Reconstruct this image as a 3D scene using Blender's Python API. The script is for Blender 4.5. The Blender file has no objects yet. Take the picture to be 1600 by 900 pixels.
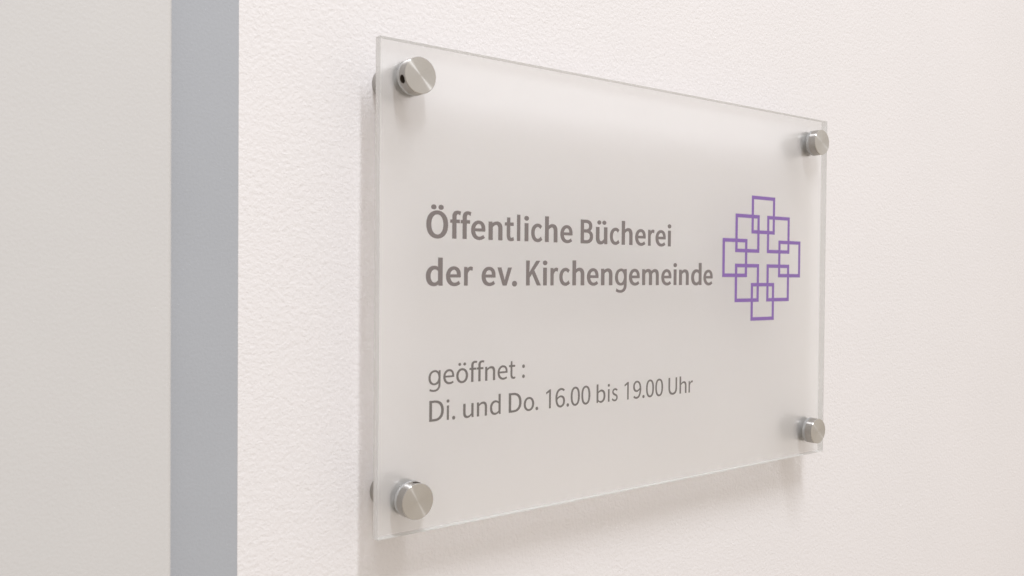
import bpy, bmesh, math, random
from mathutils import Matrix, Vector
from mathutils.geometry import delaunay_2d_cdt

# ------------------------------------------------------------------ camera, light, exposure
# Place frame in millimetres: u to the right along the wall, v up, w out of the wall;
# the origin is the centre of the sign's front face, 1.5 m above the floor.
MM = 0.001
SIGN_H = 1.5
def P(u, v, w=0.0):
    return Vector((u * MM, -w * MM, v * MM + SIGN_H))

scene = bpy.context.scene
C = scene.collection

cam_data = bpy.data.cameras.new('camera')
cam = bpy.data.objects.new('camera', cam_data)
C.objects.link(cam)
cam_data.sensor_width = 36.0
cam_data.lens = 32.15
cam_data.shift_x = -45.0 / 1600.0
cam_data.clip_start = 0.01
cam_data.clip_end = 50.0
rot = [[0.7749132211184676, 0.003823968486156064, -0.6320560710892805],
       [0.008590077903702632, 0.9998256319894391, 0.01658059644666421],
       [0.6320092644078955, -0.01827793429071511, 0.7747452528545464]]
r0, r1, r2 = rot
M = Matrix((r0, [-k for k in r2], r1)).to_4x4()
M.translation = P(-331.449, 6.998, 320.482)
cam.matrix_world = M
cam_data.dof.use_dof = True
cam_data.dof.focus_distance = 0.47
cam_data.dof.aperture_fstop = 22.0
scene.camera = cam

world = bpy.data.worlds.new('World')
scene.world = world
world.use_nodes = True
# soft light of the room: pale ceiling above, warmer and darker floor below
nt = world.node_tree
tc = nt.nodes.new('ShaderNodeTexCoord')
sp = nt.nodes.new('ShaderNodeSeparateXYZ'); nt.links.new(tc.outputs['Generated'], sp.inputs[0])
mr = nt.nodes.new('ShaderNodeMapRange'); mr.interpolation_type = 'SMOOTHSTEP'
mr.inputs['From Min'].default_value = -0.8; mr.inputs['From Max'].default_value = 0.8
nt.links.new(sp.outputs['Z'], mr.inputs['Value'])
mx = nt.nodes.new('ShaderNodeMix'); mx.data_type = 'RGBA'
nt.links.new(mr.outputs[0], mx.inputs['Factor'])
mx.inputs['A'].default_value = (0.665, 0.58, 0.475, 1)
mx.inputs['B'].default_value = (1.02, 0.985, 0.955, 1)
nt.links.new(mx.outputs['Result'], nt.nodes['Background'].inputs['Color'])
mr2 = nt.nodes.new('ShaderNodeMapRange'); mr2.interpolation_type = 'SMOOTHSTEP'     # the room is dimmer towards the door
mr2.inputs['From Min'].default_value = -1.0; mr2.inputs['From Max'].default_value = 0.7
mr2.inputs['To Min'].default_value = 0.66; mr2.inputs['To Max'].default_value = 1.0
nt.links.new(sp.outputs['X'], mr2.inputs['Value'])
nt.links.new(mr2.outputs[0], nt.nodes['Background'].inputs['Strength'])

# the fluorescent ceiling tube: it runs out from the wall, above and a little left of the sign
tube = bpy.data.lights.new('ceiling_tube', 'AREA')
tube.shape = 'RECTANGLE'
tube.size = 0.11
tube.size_y = 0.8
tube.energy = 30.0
tube.color = (0.90, 0.94, 1.0)
tube_o = bpy.data.objects.new('ceiling_tube', tube)
C.objects.link(tube_o)
tube_o.location = P(-290, 1560, 1100)

scene.view_settings.view_transform = 'Standard'
scene.view_settings.look = 'None'
scene.view_settings.exposure = 0.0
scene.view_settings.gamma = 1.0
scene.cycles.max_bounces = 16
scene.cycles.transparent_max_bounces = 16
scene.cycles.transmission_bounces = 10

# ------------------------------------------------------------------ materials
def new_mat(name):
    m = bpy.data.materials.new(name)
    m.use_nodes = True
    nt = m.node_tree
    for n in list(nt.nodes):
        nt.nodes.remove(n)
    out = nt.nodes.new('ShaderNodeOutputMaterial')
    return m, nt, out
def N(nt, kind, **kw):
    n = nt.nodes.new(kind)
    for k, v in kw.items():
        if hasattr(n, k) and k not in n.inputs:
            setattr(n, k, v)
        else:
            n.inputs[k].default_value = v
    return n
def noise(nt, co, scale, detail=3.0, rough=0.55, dist=0.0):
    n = N(nt, 'ShaderNodeTexNoise')
    n.inputs['Scale'].default_value = scale
    n.inputs['Detail'].default_value = detail
    n.inputs['Roughness'].default_value = rough
    n.inputs['Distortion'].default_value = dist
    nt.links.new(co, n.inputs['Vector'])
    return n.outputs['Fac']
def math_n(nt, op, a, b):
    n = nt.nodes.new('ShaderNodeMath'); n.operation = op
    for i, x in enumerate((a, b)):
        if isinstance(x, (int, float)): n.inputs[i].default_value = x
        else: nt.links.new(x, n.inputs[i])
    return n.outputs[0]
def mix_rgb(nt, fac, a, b):
    n = nt.nodes.new('ShaderNodeMix'); n.data_type = 'RGBA'
    if isinstance(fac, (int, float)): n.inputs['Factor'].default_value = fac
    else: nt.links.new(fac, n.inputs['Factor'])
    n.inputs['A'].default_value = (*a, 1); n.inputs['B'].default_value = (*b, 1)
    return n.outputs['Result']
def mix_shader(nt, fac, a, b):
    n = nt.nodes.new('ShaderNodeMixShader')
    if isinstance(fac, (int, float)): n.inputs[0].default_value = fac
    else: nt.links.new(fac, n.inputs[0])
    nt.links.new(a, n.inputs[1]); nt.links.new(b, n.inputs[2])
    return n.outputs[0]

def plaster_mat():
    m, nt, out = new_mat('white_painted_plaster')
    co = N(nt, 'ShaderNodeTexCoord').outputs['Object']
    warp = N(nt, 'ShaderNodeTexNoise'); warp.inputs['Scale'].default_value = 160; warp.inputs['Detail'].default_value = 2
    nt.links.new(co, warp.inputs['Vector'])
    vm = N(nt, 'ShaderNodeVectorMath', operation='MULTIPLY_ADD')
    nt.links.new(warp.outputs['Color'], vm.inputs[0]); vm.inputs[1].default_value = (0.0015, 0.0015, 0.0015)
    nt.links.new(co, vm.inputs[2])
    wco = vm.outputs[0]
    a = noise(nt, wco, 540, 4, 0.55, 0.1)
    ridge = math_n(nt, 'ABSOLUTE', math_n(nt, 'SUBTRACT', noise(nt, wco, 340, 3, 0.5, 0.1), 0.5), 0)
    ridge = math_n(nt, 'MULTIPLY', ridge, 1.1)
    b = noise(nt, co, 45, 2, 0.5)
    f = noise(nt, co, 1100, 3, 0.65)
    h = math_n(nt, 'ADD', math_n(nt, 'SUBTRACT', a, ridge), math_n(nt, 'MULTIPLY', b, 0.5))
    h = math_n(nt, 'ADD', h, math_n(nt, 'MULTIPLY', f, 0.42))
    bump = N(nt, 'ShaderNodeBump'); bump.inputs['Strength'].default_value = 1.0
    bump.inputs['Distance'].default_value = 0.00032
    nt.links.new(h, bump.inputs['Height'])
    big = noise(nt, co, 9, 3, 0.5)
    tone = math_n(nt, 'ADD', math_n(nt, 'MULTIPLY', big, 0.6), math_n(nt, 'MULTIPLY', noise(nt, co, 700, 3, 0.7), 0.4))
    colr = mix_rgb(nt, tone, (0.79, 0.762, 0.762), (0.855, 0.817, 0.818))
    p = N(nt, 'ShaderNodeBsdfPrincipled', Roughness=0.75)
    p.inputs['Specular IOR Level'].default_value = 0.3
    nt.links.new(colr, p.inputs['Base Color']); nt.links.new(bump.outputs[0], p.inputs['Normal'])
    nt.links.new(p.outputs[0], out.inputs['Surface'])
    return m
def paint_mat(name, c1, c2, rough=0.45, bump_d=0.00006):
    m, nt, out = new_mat(name)
    co = N(nt, 'ShaderNodeTexCoord').outputs['Object']
    tone = math_n(nt, 'ADD', math_n(nt, 'MULTIPLY', noise(nt, co, 28, 4, 0.6), 0.6), math_n(nt, 'MULTIPLY', noise(nt, co, 1000, 2, 0.7), 0.4))
    colr = mix_rgb(nt, tone, c1, c2)
    bump = N(nt, 'ShaderNodeBump'); bump.inputs['Strength'].default_value = 1.0
    bump.inputs['Distance'].default_value = bump_d
    nt.links.new(noise(nt, co, 900, 3, 0.6), bump.inputs['Height'])
    p = N(nt, 'ShaderNodeBsdfPrincipled', Roughness=rough)
    nt.links.new(colr, p.inputs['Base Color']); nt.links.new(bump.outputs[0], p.inputs['Normal'])
    nt.links.new(p.outputs[0], out.inputs['Surface'])
    return m
def pane_front_mat():
    # polished acrylic face: clear, with its gloss
    m, nt, out = new_mat('polished_acrylic_face')
    fr = N(nt, 'ShaderNodeFresnel'); fr.inputs['IOR'].default_value = 1.49
    tr = N(nt, 'ShaderNodeBsdfTransparent'); tr.inputs['Color'].default_value = (0.985, 0.99, 0.985, 1)
    gl = N(nt, 'ShaderNodeBsdfGlossy'); gl.inputs['Roughness'].default_value = 0.025
    geo = N(nt, 'ShaderNodeNewGeometry')
    fac = math_n(nt, 'MULTIPLY', fr.outputs[0], math_n(nt, 'SUBTRACT', 1.0, geo.outputs['Backfacing']))
    nt.links.new(mix_shader(nt, fac, tr.outputs[0], gl.outputs[0]), out.inputs['Surface'])
    return m
def pane_back_mat():
    # satin frosted back face
    m, nt, out = new_mat('frosted_acrylic_face')
    co = N(nt, 'ShaderNodeTexCoord').outputs['Object']
    grain = math_n(nt, 'ADD', math_n(nt, 'MULTIPLY', noise(nt, co, 12, 3, 0.5), 0.6), math_n(nt, 'MULTIPLY', noise(nt, co, 900, 2, 0.7), 0.4))
    white = mix_rgb(nt, grain, (0.91, 0.893, 0.892), (0.985, 0.963, 0.962))
    di = N(nt, 'ShaderNodeBsdfDiffuse'); nt.links.new(white, di.inputs['Color'])
    tl = N(nt, 'ShaderNodeBsdfTranslucent'); nt.links.new(white, tl.inputs['Color'])
    rf = N(nt, 'ShaderNodeBsdfRefraction'); rf.inputs['Roughness'].default_value = 0.75; rf.inputs['IOR'].default_value = 0.84
    rf.inputs['Color'].default_value = (0.99, 0.985, 0.98, 1)
    tr = N(nt, 'ShaderNodeBsdfTransparent')
    s = mix_shader(nt, 0.42, di.outputs[0], tl.outputs[0])
    s = mix_shader(nt, 0.44, s, rf.outputs[0])
    s = mix_shader(nt, 0.06, s, tr.outputs[0])
    nt.links.new(s, out.inputs['Surface'])
    return m
def pane_edge_mat():
    # sawn and polished edge of the acrylic: slightly milky
    m, nt, out = new_mat('acrylic_edge')
    di = N(nt, 'ShaderNodeBsdfDiffuse'); di.inputs['Color'].default_value = (0.72, 0.715, 0.70, 1)
    gl = N(nt, 'ShaderNodeBsdfGlossy'); gl.inputs['Roughness'].default_value = 0.2
    tr = N(nt, 'ShaderNodeBsdfTransparent'); tr.inputs['Color'].default_value = (0.96, 0.96, 0.96, 1)
    fr = N(nt, 'ShaderNodeFresnel'); fr.inputs['IOR'].default_value = 1.49
    geo = N(nt, 'ShaderNodeNewGeometry')
    s = mix_shader(nt, 0.45, di.outputs[0], tr.outputs[0])
    fac = math_n(nt, 'MULTIPLY', fr.outputs[0], math_n(nt, 'SUBTRACT', 1.0, geo.outputs['Backfacing']))
    s = mix_shader(nt, fac, s, gl.outputs[0])
    nt.links.new(s, out.inputs['Surface'])
    return m
def washer_mat():
    m, nt, out = new_mat('clear_plastic')
    di = N(nt, 'ShaderNodeBsdfTranslucent'); di.inputs['Color'].default_value = (0.92, 0.92, 0.92, 1)
    d2 = N(nt, 'ShaderNodeBsdfDiffuse'); d2.inputs['Color'].default_value = (0.9, 0.9, 0.9, 1)
    tr = N(nt, 'ShaderNodeBsdfTransparent')
    gl = N(nt, 'ShaderNodeBsdfGlossy'); gl.inputs['Roughness'].default_value = 0.12
    s = mix_shader(nt, 0.5, di.outputs[0], d2.outputs[0])
    s = mix_shader(nt, 0.3, s, tr.outputs[0])
    fr = N(nt, 'ShaderNodeFresnel'); fr.inputs['IOR'].default_value = 1.3
    nt.links.new(mix_shader(nt, fr.outputs[0], s, gl.outputs[0]), out.inputs['Surface'])
    return m
def steel_mat(name, base, rough, turned):
    # turned stainless steel: fine concentric grooves
    m, nt, out = new_mat(name)
    p = N(nt, 'ShaderNodeBsdfPrincipled', Roughness=rough)
    p.inputs['Metallic'].default_value = 1.0
    co = N(nt, 'ShaderNodeTexCoord').outputs['Object']
    sep = N(nt, 'ShaderNodeSeparateXYZ'); nt.links.new(co, sep.inputs[0])
    rad = math_n(nt, 'SQRT', math_n(nt, 'ADD', math_n(nt, 'MULTIPLY', sep.outputs[0], sep.outputs[0]),
                                   math_n(nt, 'MULTIPLY', sep.outputs[2], sep.outputs[2])), 0)
    cmb = N(nt, 'ShaderNodeCombineXYZ'); nt.links.new(rad, cmb.inputs[0]); nt.links.new(sep.outputs[1], cmb.inputs[1])
    g = noise(nt, cmb.outputs[0], 9000 if turned else 5000, 2, 0.6)
    nt.links.new(mix_rgb(nt, g, tuple(c * 0.93 for c in base), tuple(c * 1.05 for c in base)), p.inputs['Base Color'])
    tg = N(nt, 'ShaderNodeTangent'); tg.direction_type = 'RADIAL'; tg.axis = 'Y'
    nt.links.new(tg.outputs[0], p.inputs['Tangent'])
    p.inputs['Anisotropic'].default_value = 1.0
    p.inputs['Anisotropic Rotation'].default_value = 0.25
    nt.links.new(p.outputs[0], out.inputs['Surface'])
    return m
def simple_mat(name, col, rough):
    m, nt, out = new_mat(name)
    co = N(nt, 'ShaderNodeTexCoord').outputs['Object']
    c = mix_rgb(nt, noise(nt, co, 60, 2, 0.5), tuple(k * 0.97 for k in col), tuple(min(1, k * 1.03) for k in col))
    p = N(nt, 'ShaderNodeBsdfPrincipled', Roughness=rough)
    nt.links.new(c, p.inputs['Base Color'])
    nt.links.new(p.outputs[0], out.inputs['Surface'])
    return m

M_WALL = plaster_mat()
M_FRAME = paint_mat('grey_frame_paint', (0.39, 0.405, 0.435), (0.436, 0.451, 0.483), 0.5, 0.0001)
M_DOOR = paint_mat('light_door_laminate', (0.60, 0.585, 0.58), (0.645, 0.63, 0.62), 0.45, 0.0001)
M_PFRONT, M_PBACK, M_PEDGE = pane_front_mat(), pane_back_mat(), pane_edge_mat()
M_WASH = washer_mat()
M_STEEL = steel_mat('turned_steel', (0.575, 0.555, 0.53), 0.24, True)
M_SIDE = steel_mat('turned_steel_side', (0.50, 0.48, 0.46), 0.38, False)
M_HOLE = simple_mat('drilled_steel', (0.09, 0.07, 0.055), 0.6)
M_INK = simple_mat('grey_brown_film', (0.185, 0.153, 0.152), 0.5)
M_INK2 = simple_mat('grey_brown_thin_film', (0.155, 0.136, 0.13), 0.5)
M_PURPLE = simple_mat('purple_film', (0.212, 0.093, 0.395), 0.5)

# ------------------------------------------------------------------ mesh helpers
def link(name, me, mats, parent=None, loc=None):
    o = bpy.data.objects.new(name, me)
    C.objects.link(o)
    for m in mats:
        me.materials.append(m)
    if loc is not None:
        o.location = loc
    if parent is not None:
        o.parent = parent
    return o
def from_bm(name, bm, mats, parent=None, loc=None, smooth=False):
    me = bpy.data.meshes.new(name)
    bm.to_mesh(me); bm.free()
    if smooth:
        for f in me.polygons: f.use_smooth = True
    return link(name, me, mats, parent, loc)
def box_bm(u0, u1, v0, v1, w0, w1, bevel=0.0, seg=2, origin=(0, 0, 0)):
    bm = bmesh.new()
    bmesh.ops.create_cube(bm, size=1.0)
    for v in bm.verts:
        u = u0 + (v.co.x + .5) * (u1 - u0); vv = v0 + (v.co.z + .5) * (v1 - v0); w = w0 + (-v.co.y + .5) * (w1 - w0)
        v.co = Vector(((u - origin[0]) * MM, -(w - origin[2]) * MM, (vv - origin[1]) * MM))
    if bevel:
        bmesh.ops.bevel(bm, geom=bm.edges[:], offset=bevel * MM, segments=seg, affect='EDGES', profile=0.5)
    return bm
def lathe_bm(profile, n=96):
    # profile: (radius, w) in mm, turned about the axis that leaves the wall
    bm = bmesh.new()
    rings = []
    for r, w in profile:
        if r <= 1e-6:
            rings.append([bm.verts.new((0, -w * MM, 0))])
        else:
            rings.append([bm.verts.new((r * MM * math.cos(2 * math.pi * i / n), -w * MM, r * MM * math.sin(2 * math.pi * i / n))) for i in range(n)])
    for a, b in zip(rings, rings[1:]):
        for i in range(n):
            j = (i + 1) % n
            va = [a[0]] if len(a) == 1 else [a[i], a[j]]
            vb = [b[0]] if len(b) == 1 else [b[j], b[i]]
            if len(va) + len(vb) > 2:
                bm.faces.new(va + vb)
    bmesh.ops.recalc_face_normals(bm, faces=bm.faces[:])
    return bm
def shade_by_angle(o, deg=25):
    me = o.data
    for f in me.polygons: f.use_smooth = True
    bm = bmesh.new(); bm.from_mesh(me)
    for e in bm.edges:
        e.smooth = not (len(e.link_faces) == 2 and e.calc_face_angle(0) > math.radians(deg))
    bm.to_mesh(me); bm.free()

# ------------------------------------------------------------------ the setting
WALL_W = -20.0            # plaster face behind the sign
wall = from_bm('wall', box_bm(-201.5, 1900, -1500, 1150, WALL_W - 115, WALL_W), [M_WALL], None, P(0, 0, 0))
wall['kind'] = 'structure'

frame = from_bm('door_frame', box_bm(-240, -201.52, -1500, 620, WALL_W - 115, WALL_W - 0.08, 0.0, 2), [M_FRAME], None, P(0, 0, 0))
frame['label'] = 'smooth grey painted metal door frame running upright beside the textured white wall'
frame['category'] = 'door frame'
door = from_bm('door', box_bm(-1060, -228.0, -1495, 590, WALL_W - 35, WALL_W + 8, 2.2, 5), [M_DOOR], None, P(0, 0, 0))
door['label'] = 'plain light grey door leaf at the far left, beyond the grey frame'
door['category'] = 'door'

# ------------------------------------------------------------------ the sign
sign = bpy.data.objects.new('door_sign', None)
C.objects.link(sign)
sign.location = P(0, 0, -4)
sign['label'] = 'frosted acrylic wall sign with grey German lettering, purple emblem and four steel standoffs'
sign['category'] = 'sign'
def S(u, v, w=0.0):       # position inside the sign
    return Vector((u * MM, -(w + 4) * MM, v * MM))

HW, HH, TH = 152.45, 100.0, 3.9
bm = box_bm(-HW, HW, -HH, HH, -TH, 0)
bmesh.ops.bevel(bm, geom=bm.edges[:], offset=0.16 * MM, segments=2, affect='EDGES', profile=0.5)
bmesh.ops.recalc_face_normals(bm, faces=bm.faces[:])
for f in bm.faces:
    f.material_index = 0 if f.normal.y < -0.98 else (1 if f.normal.y > 0.98 else 2)
pane = from_bm('acrylic_pane', bm, [M_PFRONT, M_PBACK, M_PEDGE], sign, S(0, 0, 0))

# standoffs: barrel (thing part) > washer, cap
CAP_R = 7.35
def barrel_bm():
    return lathe_bm([(0, -20), (CAP_R, -20), (CAP_R, -5.0), (CAP_R - .3, -4.7), (CAP_R - .3, -TH - .02), (0, -TH - .02)])
barrel_me = None
def make_cap(hole_angle):
    bm = lathe_bm([(0, 1.75), (CAP_R - .15, 1.75), (CAP_R, 1.9), (CAP_R, 6.05), (CAP_R - .22, 6.3), (0, 6.3)], 128)
    me = bpy.data.meshes.new('cap')
    bm.to_mesh(me); bm.free()
    o = bpy.data.objects.new('cap', me)
    me.materials.append(M_STEEL)
    me.materials.append(M_HOLE)
    C.objects.link(o)
    if hole_angle is not None:
        cb = bmesh.new()
        a = math.radians(hole_angle)
        d = Vector((math.cos(a), 0, math.sin(a)))
        mat = Matrix.Translation(d * 6.4 * MM + Vector((0, -3.95 * MM, 0))) @ d.to_track_quat('Z', 'Y').to_matrix().to_4x4()
        bmesh.ops.create_cone(cb, cap_ends=True, segments=40, radius1=1.75 * MM, radius2=1.75 * MM, depth=4.8 * MM, matrix=mat)
        cm = bpy.data.meshes.new('drill'); cb.to_mesh(cm); cb.free()
        cm.materials.append(M_STEEL); cm.materials.append(M_HOLE)
        for f in cm.polygons: f.material_index = 1
        co = bpy.data.objects.new('drill', cm); C.objects.link(co)
        mod = o.modifiers.new('b', 'BOOLEAN'); mod.operation = 'DIFFERENCE'; mod.object = co; mod.solver = 'EXACT'
        dg = bpy.context.evaluated_depsgraph_get(); dg.update()
        nm = bpy.data.meshes.new_from_object(o.evaluated_get(dg))
        o.modifiers.clear(); o.data = nm; nm.name = 'cap'
        bpy.data.objects.remove(co)
    if len(o.data.materials) < 3: o.data.materials.append(M_SIDE)
    for f in o.data.polygons:
        if f.material_index == 0 and abs(f.normal.y) < 0.5: f.material_index = 2
    shade_by_angle(o, 30)
    return o
barrel0 = None
IX, IY = HW - 14.6, HH - 14.66
for u, v, hole in ((-IX, IY, 197), (-IX, -IY, 83), (IX, IY, None), (IX, -IY, None)):
    if barrel0 is None:
        b = from_bm('standoff', barrel_bm(), [M_SIDE], sign, S(u, v))
        shade_by_angle(b, 30); barrel0 = b
        wsh0 = from_bm('washer', lathe_bm([(3.0, .02), (CAP_R - .1, .02), (CAP_R + .05, .4), (CAP_R + .05, 1.4), (CAP_R - .1, 1.72), (3.0, 1.72), (3.0, .02)]), [M_WASH], b)
        shade_by_angle(wsh0, 40)
    else:
        b = barrel0.copy(); C.objects.link(b); b.location = S(u, v)
        w = wsh0.copy(); C.objects.link(w); w.parent = b
    cp = make_cap(hole)
    cp.parent = b
    if hole is not None:
        cp['label'] = 'turned steel cap with a dark drilled hole in its rim'

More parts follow.
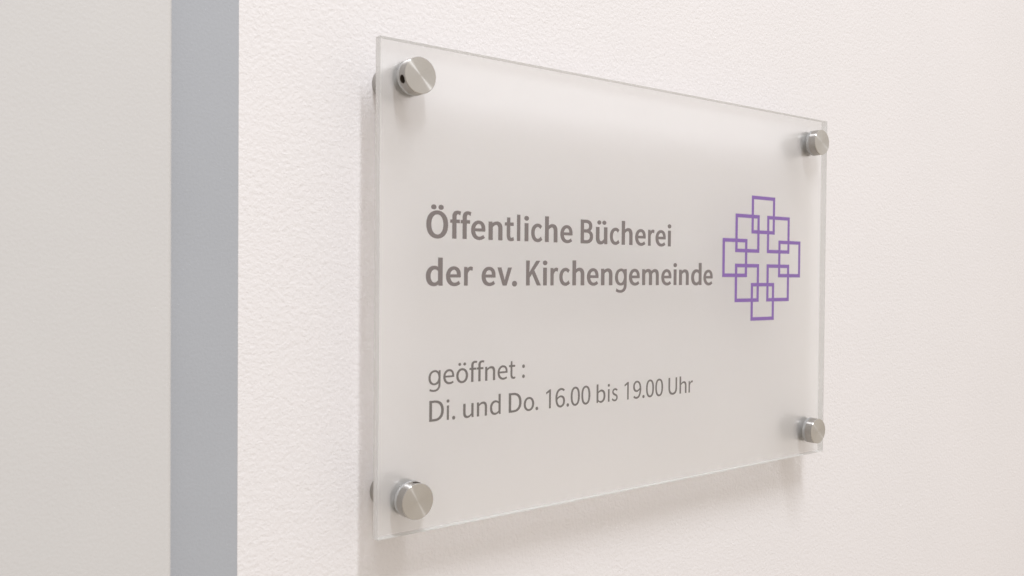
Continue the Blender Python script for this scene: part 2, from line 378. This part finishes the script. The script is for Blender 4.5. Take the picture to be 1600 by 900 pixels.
# ------------------------------------------------------------------ lettering (printed film on the pane)
GLYPHS = {
 '.': [[[36,-5,49,-5,61,-5],[72,5,72,20,72,34],[61,44,49,44,36,44],[26,34,26,20,26,5]]],
 '0': [[[48,-5,97,-5,146,-5],[177,40,177,129,177,218],[146,261,97,261,48,261],[18,218,18,129,18,40]],[[126,21,97,21,68,21],[48,54,48,129,48,204],[68,236,97,236,126,236],[146,204,146,129,146,54]]],
 '1': [[[112,0,112,0,112,0],[86,0,86,0,86,0],[86,222,86,222,86,222],[42,198,42,198,42,198],[36,218,36,218,36,218],[92,257,92,257,92,257],[112,257,112,257,112,257]]],
 '6': [[[56,-5,105,-5,145,-5],[179,29,179,79,179,133],[151,159,108,159,88,159],[65,148,50,129,51,208],[80,235,116,235,131,235],[147,227,157,215,163,222],[169,228,175,235,160,250],[141,261,114,261,65,261],[20,223,20,123,20,38]],[[54,50,50,103,67,127],[87,136,103,136,134,136],[149,113,149,79,149,44],[130,21,105,21,73,21]]],
 '9': [[[54,-5,82,-5,130,-5],[175,35,175,139,175,221],[138,261,89,261,49,261],[15,228,15,178,15,125],[43,97,86,97,107,97],[130,110,145,129,143,49],[114,22,81,22,64,22],[49,29,38,42,32,35],[26,28,20,22,35,7]],[[141,208,145,155,128,131],[109,121,91,121,61,121],[46,144,46,178,46,213],[64,236,89,236,122,236]]],
 ':': [[[36,137,49,137,61,137],[72,146,72,161,72,175],[61,186,49,186,36,186],[26,175,26,161,26,146]],[[36,-5,49,-5,61,-5],[72,5,72,20,72,34],[61,44,49,44,36,44],[26,34,26,20,26,5]]],
 'B': [[[35,86,35,0,63,0],[90,0,117,0,174,0],[214,25,214,75,214,110],[193,131,162,137,162,137],[162,138,162,138,186,146],[200,168,200,194,200,239],[163,257,111,257,86,257],[61,257,35,257,35,171]],[[80,148,68,148,68,176],[68,203,68,231,81,231],[94,231,107,231,147,231],[168,220,168,190,168,164],[150,148,106,148,93,148]],[[83,26,68,26,68,58],[68,90,68,123,83,123],[97,123,112,123,158,123],[182,108,182,76,182,42],[157,26,112,26,97,26]]],
 'D': [[[35,86,35,0,57,0],[79,0,101,0,178,0],[220,48,220,129,220,211],[178,257,99,257,78,257],[57,257,35,257,35,171]],[[77,27,68,27,68,95],[68,162,68,230,77,230],[87,230,97,230,157,230],[187,194,187,129,187,64],[157,27,97,27,87,27]]],
 'K': [[[35,86,35,0,46,0],[57,0,68,0,68,27],[68,54,68,81,82,99],[97,116,112,134,137,89],[163,45,189,0,201,0],[213,0,225,0,194,53],[163,106,132,159,159,192],[186,224,213,257,200,257],[188,257,176,257,140,214],[104,171,68,128,68,128],[68,128,68,128,68,171],[68,214,68,257,57,257],[46,257,35,257,35,171]]],
 'U': [[[74,-5,126,-5,179,-5],[218,23,218,106,218,156],[218,206,218,257,208,257],[198,257,187,257,187,206],[187,156,187,105,187,43],[160,24,126,24,93,24],[67,43,67,105,67,156],[67,206,67,257,56,257],[45,257,34,257,34,206],[34,156,34,106,34,23]]],
 'b': [[[98,-5,116,-5,159,-5],[199,33,199,98,199,157],[172,195,123,195,102,195],[81,183,63,168,63,180],[64,191,64,202,64,228],[64,253,64,279,54,279],[43,279,32,279,32,186],[32,93,32,0,41,0],[49,0,58,0,59,7],[60,13,61,20,61,20],[62,20,62,20,78,5]],[[142,22,111,22,98,22],[81,27,64,42,64,75],[64,109,64,142,82,159],[99,168,115,168,151,168],[165,140,165,98,165,51]]],
 'c': [[[57,-5,107,-5,130,-5],[152,5,169,19,164,26],[159,34,155,41,143,30],[127,22,110,22,75,22],[51,51,51,95,51,139],[76,168,111,168,126,168],[138,161,149,152,154,159],[160,166,165,173,152,185],[134,195,110,195,61,195],[18,158,18,95,18,32]]],
 'd': [[[49,-5,97,-5,120,-5],[140,8,155,22,155,22],[155,22,156,22,157,15],[158,7,159,0,167,0],[176,0,185,0,185,93],[185,186,185,279,174,279],[163,279,153,279,153,254],[153,230,153,206,153,195],[154,184,154,173,138,187],[123,195,101,195,57,195],[19,157,19,95,19,32]],[[121,22,104,22,71,22],[51,49,51,95,51,139],[76,168,106,168,122,168],[137,162,153,148,153,115],[153,82,153,48,137,31]]],
 'e': [[[58,-5,109,-5,135,-5],[155,4,172,15,168,22],[164,29,160,36,146,27],[131,21,113,21,77,21],[52,47,50,88,92,88],[135,88,178,88,179,92],[179,99,179,106,179,160],[152,195,103,195,60,195],[18,157,18,95,18,32]],[[83,110,49,110,53,148],[77,169,104,169,134,169],[151,149,151,110,117,110]]],
 'f': [[[12,172,12,164,20,164],[29,164,37,164,37,109],[37,55,37,0,48,0],[59,0,69,0,69,55],[69,109,69,164,83,164],[96,164,110,164,110,173],[110,181,110,190,96,190],[83,190,69,190,69,200],[69,210,69,220,69,245],[78,258,96,258,103,258],[111,256,118,252,120,261],[122,269,125,277,116,281],[105,283,93,283,55,283],[37,259,37,221,37,210],[37,200,37,190,29,190],[20,189,12,188,12,180]]],
 'g': [[[185,190,185,190,185,150],[185,60,185,12,185,-52],[152,-88,94,-88,70,-88],[48,-82,32,-73,32,-73],[39,-52,39,-52,52,-60],[72,-67,94,-67,138,-67],[160,-42,160,4,160,4],[160,26,160,26,148,8],[124,0,98,0,50,0],[18,38,18,94,18,160],[58,195,106,195,134,195],[152,182,162,165,162,165],[164,190,164,190,164,190]],[[160,62,160,98,160,140],[138,174,106,174,68,174],[44,146,44,96,44,50],[66,20,102,20,136,20]]],
 'h': [[[32,93,32,0,43,0],[54,0,64,0,64,46],[64,92,64,138,83,157],[97,167,116,167,141,167],[152,152,152,116,152,77],[152,39,152,0,163,0],[174,0,184,0,184,40],[184,80,184,120,184,169],[166,195,126,195,100,195],[81,181,63,163,63,176],[64,189,64,202,64,228],[64,253,64,279,54,279],[43,279,32,279,32,186]]],
 'i': [[[32,63,32,0,43,0],[54,0,64,0,64,63],[64,127,64,190,54,190],[43,190,32,190,32,127]],[[36,229,48,229,61,229],[70,238,70,251,70,263],[61,271,48,271,36,271],[27,263,27,251,27,238]]],
 'l': [[[32,0,32,0,32,0],[32,279,32,279,32,279],[57,279,57,279,57,279],[57,0,57,0,57,0]]],
 'm': [[[32,63,32,0,43,0],[54,0,64,0,64,46],[64,92,64,138,82,158],[98,167,112,167,136,167],[147,152,147,116,147,77],[147,39,147,0,158,0],[169,0,179,0,179,46],[179,92,179,138,197,158],[213,167,227,167,251,167],[263,152,263,116,263,77],[263,39,263,0,273,0],[284,0,294,0,294,40],[294,80,294,120,294,169],[276,195,237,195,214,195],[194,180,174,159,166,181],[151,195,121,195,99,195],[79,181,62,162,62,162],[62,162,62,162,61,172],[60,181,58,190,50,190],[41,190,32,190,32,127]]],
 'n': [[[32,63,32,0,43,0],[54,0,64,0,64,46],[64,92,64,138,83,157],[97,167,116,167,141,167],[152,152,152,116,152,77],[152,39,152,0,163,0],[174,0,184,0,184,40],[184,80,184,120,184,169],[166,195,126,195,100,195],[80,181,62,162,62,162],[62,162,62,162,61,172],[60,181,58,190,50,190],[41,190,32,190,32,127]]],
 'o': [[[60,-5,106,-5,153,-5],[194,32,194,95,194,158],[153,195,106,195,60,195],[18,158,18,95,18,32]],[[139,22,106,22,73,22],[51,51,51,95,51,139],[73,168,106,168,139,168],[161,139,161,95,161,51]]],
 'r': [[[32,63,32,0,43,0],[54,0,64,0,64,41],[64,81,64,122,77,154],[96,166,112,166,120,166],[124,165,131,163,133,172],[135,182,137,191,131,194],[125,195,116,195,95,195],[76,180,62,155,62,155],[62,155,62,155,61,167],[60,179,58,190,50,190],[41,190,32,190,32,127]]],
 's': [[[55,-5,82,-5,127,-5],[151,21,151,52,151,88],[121,99,93,110,72,118],[52,125,52,143,52,158],[63,170,88,170,104,170],[118,163,131,153,136,160],[141,167,146,173,132,185],[111,195,87,195,46,195],[22,171,22,141,22,109],[50,96,77,86,98,78],[120,69,120,50,120,34],[108,20,83,20,60,20],[43,29,27,43,21,36],[16,29,11,22,29,7]]],
 't': [[[51,-5,92,-5,104,-5],[116,-1,127,2,125,11],[123,19,121,27,114,24],[106,21,99,21,77,21],[70,35,70,58,70,93],[70,129,70,164,87,164],[104,164,121,164,121,173],[121,181,121,190,104,190],[87,190,70,190,70,208],[70,226,70,244,61,244],[52,244,43,244,42,226],[41,208,40,190,30,190],[19,189,9,188,9,180],[9,172,9,164,19,164],[28,164,38,164,38,129],[38,94,38,59,38,21]]],
 'u': [[[48,-5,88,-5,114,-5],[133,9,151,30,151,30],[151,30,152,30,152,20],[153,10,154,0,163,0],[172,0,181,0,181,63],[181,127,181,190,170,190],[159,190,149,190,149,145],[149,100,149,55,131,33],[117,23,97,23,72,23],[62,38,62,74,62,112],[62,151,62,190,51,190],[40,190,29,190,29,150],[29,110,29,70,29,21]]],
 'v': [[[50,63,73,0,86,0],[98,0,111,0,133,63],[155,127,178,190,167,190],[157,190,146,190,134,154],[122,118,110,82,105,63],[98,44,93,26,92,26],[92,26,91,26,85,44],[79,63,74,82,62,118],[50,154,38,190,27,190],[16,190,5,190,27,127]]],
 'Ö': [[[65,-5,130,-5,194,-5],[239,47,239,129,239,211],[194,261,130,261,65,261],[20,211,20,129,20,47]],[[176,24,130,24,84,24],[54,65,54,129,54,193],[84,233,130,233,176,233],[206,193,206,129,206,65]],[[79,280,90,280,101,280],[109,288,109,299,109,310],[101,318,90,318,79,318],[71,310,71,299,71,288]],[[159,280,170,280,181,280],[189,288,189,299,189,310],[181,318,170,318,159,318],[151,310,151,299,151,288]]],
 'ö': [[[60,-5,106,-5,153,-5],[194,32,194,95,194,158],[153,195,106,195,60,195],[18,158,18,95,18,32]],[[139,22,106,22,73,22],[51,51,51,95,51,139],[73,168,106,168,139,168],[161,139,161,95,161,51]],[[57,230,69,230,79,230],[88,238,88,249,88,260],[79,269,69,269,57,269],[49,260,49,249,49,238]],[[132,230,144,230,155,230],[163,238,163,249,163,260],[155,269,144,269,132,269],[124,260,124,249,124,238]]],
 'ü': [[[48,-5,88,-5,114,-5],[133,9,151,30,151,30],[151,30,152,30,152,20],[153,10,154,0,163,0],[172,0,181,0,181,63],[181,127,181,190,170,190],[159,190,149,190,149,145],[149,100,149,55,131,33],[117,23,97,23,72,23],[62,38,62,74,62,112],[62,151,62,190,51,190],[40,190,29,190,29,150],[29,110,29,70,29,21]],[[57,230,68,230,79,230],[88,238,88,249,88,260],[79,269,68,269,57,269],[49,260,49,249,49,238]],[[133,230,144,230,155,230],[163,238,163,249,163,260],[155,269,144,269,133,269],[124,260,124,249,124,238]]],
}
LINES = [
  [('Ö', -125.52, 10.67), ('f', -116.41, 5.46), ('f', -111.19, 5.46), ('e', -104.82, 7.43), ('n', -95.64, 7.49), ('t', -88.06, 5.15), ('l', -82.97, 1.85), ('i', -78.5, 2.37), ('c', -72.62, 6.45), ('h', -64.14, 7.43), ('e', -54.97, 7.43), ('B', -42.28, 7.86), ('ü', -32.78, 7.49), ('c', -24.15, 6.45), ('h', -15.76, 7.43), ('e', -6.54, 7.43), ('r', 1.12, 4.57), ('e', 7.93, 7.43), ('i', 14.37, 2.37)],
  [('d', -126.82, 8.18), ('e', -117.35, 7.43), ('r', -109.7, 4.57), ('e', -99.17, 7.43), ('v', -90.5, 7.91), ('.', -85.03, 2.67), ('K', -74.3, 8.52), ('i', -67.6, 2.37), ('r', -62.1, 4.57), ('c', -55.86, 6.45), ('h', -47.4, 7.43), ('e', -38.3, 7.43), ('n', -29.2, 7.49), ('g', -19.73, 7.93), ('e', -10.5, 7.43), ('m', 0.9, 11.99), ('e', 12.43, 7.43), ('i', 18.95, 2.37), ('n', 25.66, 7.49), ('d', 35.34, 8.18), ('e', 44.62, 7.43)],
  [('g', -126.37, 5.86), ('e', -119.36, 5.43), ('ö', -112.59, 6.0), ('f', -106.81, 4.02), ('f', -103.08, 4.02), ('n', -97.94, 5.34), ('e', -91.21, 5.43), ('t', -85.92, 3.6), (':', -79.56, 1.63)],
  [('D', -125.27, 7.11), ('i', -119.65, 1.4), ('.', -116.75, 1.6), ('u', -109.25, 5.35), ('n', -102.16, 5.34), ('d', -95.02, 5.75), ('D', -84.12, 7.11), ('o', -76.3, 5.94), ('.', -71.72, 1.6), ('1', -64.98, 2.95), ('6', -57.86, 5.77), ('.', -53.22, 1.6), ('0', -48.62, 5.65), ('0', -41.97, 5.65), ('b', -32.19, 5.74), ('i', -27.09, 1.4), ('s', -23.08, 3.91), ('1', -15.08, 2.95), ('9', -7.72, 5.63), ('.', -3.24, 1.6), ('0', 1.4, 5.65), ('0', 8.03, 5.65), ('U', 18.12, 6.47), ('h', 25.91, 5.32), ('r', 31.84, 3.24)],
]
# the film sits inside the clear plate, right on its frosted rear face; positions were measured on the front face
BACK = -TH + 0.03
def on_back(u, v):
    k = (320.48 - BACK) / 320.48
    return (-331.449 + (u + 331.449) * k, 6.998 + (v - 6.998) * k)
def flip(sp):
    return [[b[4], b[5], b[2], b[3], b[0], b[1]] for b in reversed(sp)]
for k in 'lg1':
    GLYPHS[k] = [flip(s) for s in GLYPHS[k]]
# per line: baseline v, scale of ascenders/x-height, scale of capitals and figures, stem growth x and y (glyph units)
STYLE = [(21.02, 0.04170, 0.0434, 10.0, 5.5, M_INK),
         (1.30, 0.04170, 0.0434, 10.0, 5.5, M_INK),
         (-39.85, 0.03170, 0.0337, 0.8, 0.8, M_INK2),
         (-54.92, 0.03170, 0.0337, 0.8, 0.8, M_INK2)]
RES = 10
def bez(p0, p1, p2, p3, t):
    u = 1 - t
    return tuple(u*u*u*a + 3*u*u*t*b + 3*u*t*t*c + t*t*t*d for a, b, c, d in zip(p0, p1, p2, p3))
def outline(s, k, gx):
    """one closed contour as points, y stretched by k, every side moved outward by gx with mitred corners"""
    pts = []
    for i in range(len(s)):
        a, b = s[i], s[(i + 1) % len(s)]
        p = ((a[2], a[3]*k), (a[4], a[5]*k), (b[0], b[1]*k), (b[2], b[3]*k))
        def on_line(q):
            return abs((p[3][0]-p[0][0])*(q[1]-p[0][1]) - (p[3][1]-p[0][1])*(q[0]-p[0][0])) < 1e-3 * (1 + math.dist(p[0], p[3]) ** 2)
        n = 1 if on_line(p[1]) and on_line(p[2]) else RES
        pts += [bez(*p, j / n) for j in range(n)]
    q = []
    for c in pts:
        if not q or math.dist(c, q[-1]) > 0.5: q.append(c)
    if math.dist(q[0], q[-1]) < 0.5: q.pop()
    out = []
    for i in range(len(q)):
        a, b, c = q[i-1], q[i], q[(i+1) % len(q)]
        d1 = Vector((b[0]-a[0], b[1]-a[1])).normalized(); d2 = Vector((c[0]-b[0], c[1]-b[1])).normalized()
        n1 = Vector((d1.y, -d1.x)); n2 = Vector((d2.y, -d2.x))
        m = n1 + n2
        m = m / max(m.length_squared / 2, 0.35)
        out.append((b[0] + m.x*gx, b[1] + m.y*gx))
    return out
def winding(loops, x, y):
    w = 0
    for l in loops:
        for i in range(len(l)):
            (x0, y0), (x1, y1) = l[i-1], l[i]
            if (y0 <= y) != (y1 <= y):
                if x0 + (y - y0) / (y1 - y0) * (x1 - x0) > x:
                    w += 1 if y1 > y0 else -1
    return w
def glyph_mesh(ch, gx, gy):
    k = gx / gy
    loops = [outline(s, k, gx) for s in GLYPHS[ch]]
    vs = [Vector(p) for l in loops for p in l]
    es, n = [], 0
    for l in loops:
        es += [(n + i, n + (i + 1) % len(l)) for i in range(len(l))]; n += len(l)
    v2, e2, f2, *_ = delaunay_2d_cdt(vs, es, [], 0, 1e-4)
    fs = []
    for f in f2:
        cx = sum(v2[i].x for i in f) / len(f); cy = sum(v2[i].y for i in f) / len(f)
        if winding(loops, cx, cy) > 0: fs.append(tuple(f))
    used = sorted({i for f in fs for i in f}); ix = {o: n for n, o in enumerate(used)}
    return [(v2[i].x, v2[i].y / k) for i in used], [tuple(ix[i] for i in f) for f in fs]
cache = {}
TEXTS = ['Öffentliche Bücherei', 'der ev. Kirchengemeinde', 'geöffnet :', 'Di. und Do. 16.00 bis 19.00 Uhr']
CAPS = 'ÖBKDU0169'
TOP = {'i': 271, 't': 244, '.': 44, ':': 186, 'Ö': 318, 'ö': 269, 'ü': 269}
for (base, s_lc, s_cap, gx, gy, ink), row, text in zip(STYLE, LINES, TEXTS):
    verts, faces = [], []
    for ch, uc, wid in row:
        key = (ch, gx)
        if key not in cache: cache[key] = glyph_mesh(ch, gx + (1.4 if ch == 'g' and gx < 2 else 0), gy + (1.4 if ch == 'g' and gx < 2 else 0))
        vs, fs = cache[key]
        x0 = min(a for a, b in vs); x1 = max(a for a, b in vs)
        y0 = min(b for a, b in vs); y1 = max(b for a, b in vs)
        nat0 = min(p[3] for s in GLYPHS[ch] for p in s); nat1 = max(p[3] for s in GLYPHS[ch] for p in s)
        sy = s_cap if ch in CAPS else s_lc
        if ch in '.:i':                                   # stems and points keep their own weight
            fx = sy
        else:
            fx = wid / (x1 - x0)
        n = len(verts)
        for a, b in vs:
            yy = (nat0 + (b - y0) / (y1 - y0) * (nat1 - nat0)) if ch not in '.:' else b
            verts.append(on_back(uc + (a - (x0 + x1) / 2) * fx, base + yy * sy))
        faces += [tuple(n + i for i in f) for f in fs]
    bm = bmesh.new()
    bv = [bm.verts.new((a * MM, 0, b * MM)) for a, b in verts]
    for f in faces:
        try: bm.faces.new([bv[i] for i in f])
        except ValueError: pass
    for f in bm.faces:
        f.normal_update()
        if f.normal.y > 0: f.normal_flip()
    ex = bmesh.ops.extrude_face_region(bm, geom=bm.faces[:])
    for g in ex['geom']:
        if isinstance(g, bmesh.types.BMVert): g.co.y -= 0.06 * MM
    o = from_bm('lettering', bm, [ink], sign, S(0, 0, BACK))
    o['label'] = 'lettering that reads ' + text

# ------------------------------------------------------------------ emblem: eight interlocking square outlines forming a cross
emblem = bpy.data.objects.new('emblem', None)
C.objects.link(emblem); emblem.parent = sign
EU, EV = on_back(91.35, 16.15)
EK = (320.48 - BACK) / 320.48
emblem.location = S(EU, EV, BACK)
emblem['label'] = 'purple cross of eight interlocking square outlines'
def square_bm(size, t):
    bm = bmesh.new()
    o_, i_ = size / 2, size / 2 - t
    ring = []
    for k in (o_, i_):
        for y in (0, -0.05):
            ring.append([bm.verts.new((x * k * MM, y * MM, z * k * MM)) for x, z in ((-1, -1), (1, -1), (1, 1), (-1, 1))])
    ob, of, ib, if_ = ring
    for i in range(4):
        j = (i + 1) % 4
        bm.faces.new((of[i], of[j], if_[j], if_[i])); bm.faces.new((ob[i], ob[j], of[j], of[i]))
        bm.faces.new((ib[j], ib[i], if_[i], if_[j])); bm.faces.new((ob[j], ob[i], ib[i], ib[j]))
    bmesh.ops.recalc_face_normals(bm, faces=bm.faces[:])
    return bm
sq0 = None
for i, (du, dv) in enumerate([(0, 24.3), (14.0, 13.65), (24.65, 0), (14.0, -13.75), (0, -24.3), (-14.0, -13.75), (-24.65, 0), (-14.0, 13.65)]):
    if sq0 is None:
        q = sq0 = from_bm('square_outline', square_bm(21.1 * EK, 1.95 * EK), [M_PURPLE], emblem)
    else:
        q = sq0.copy(); C.objects.link(q)
    q.location = (du * EK * MM, -0.012 * i * MM, dv * EK * MM)
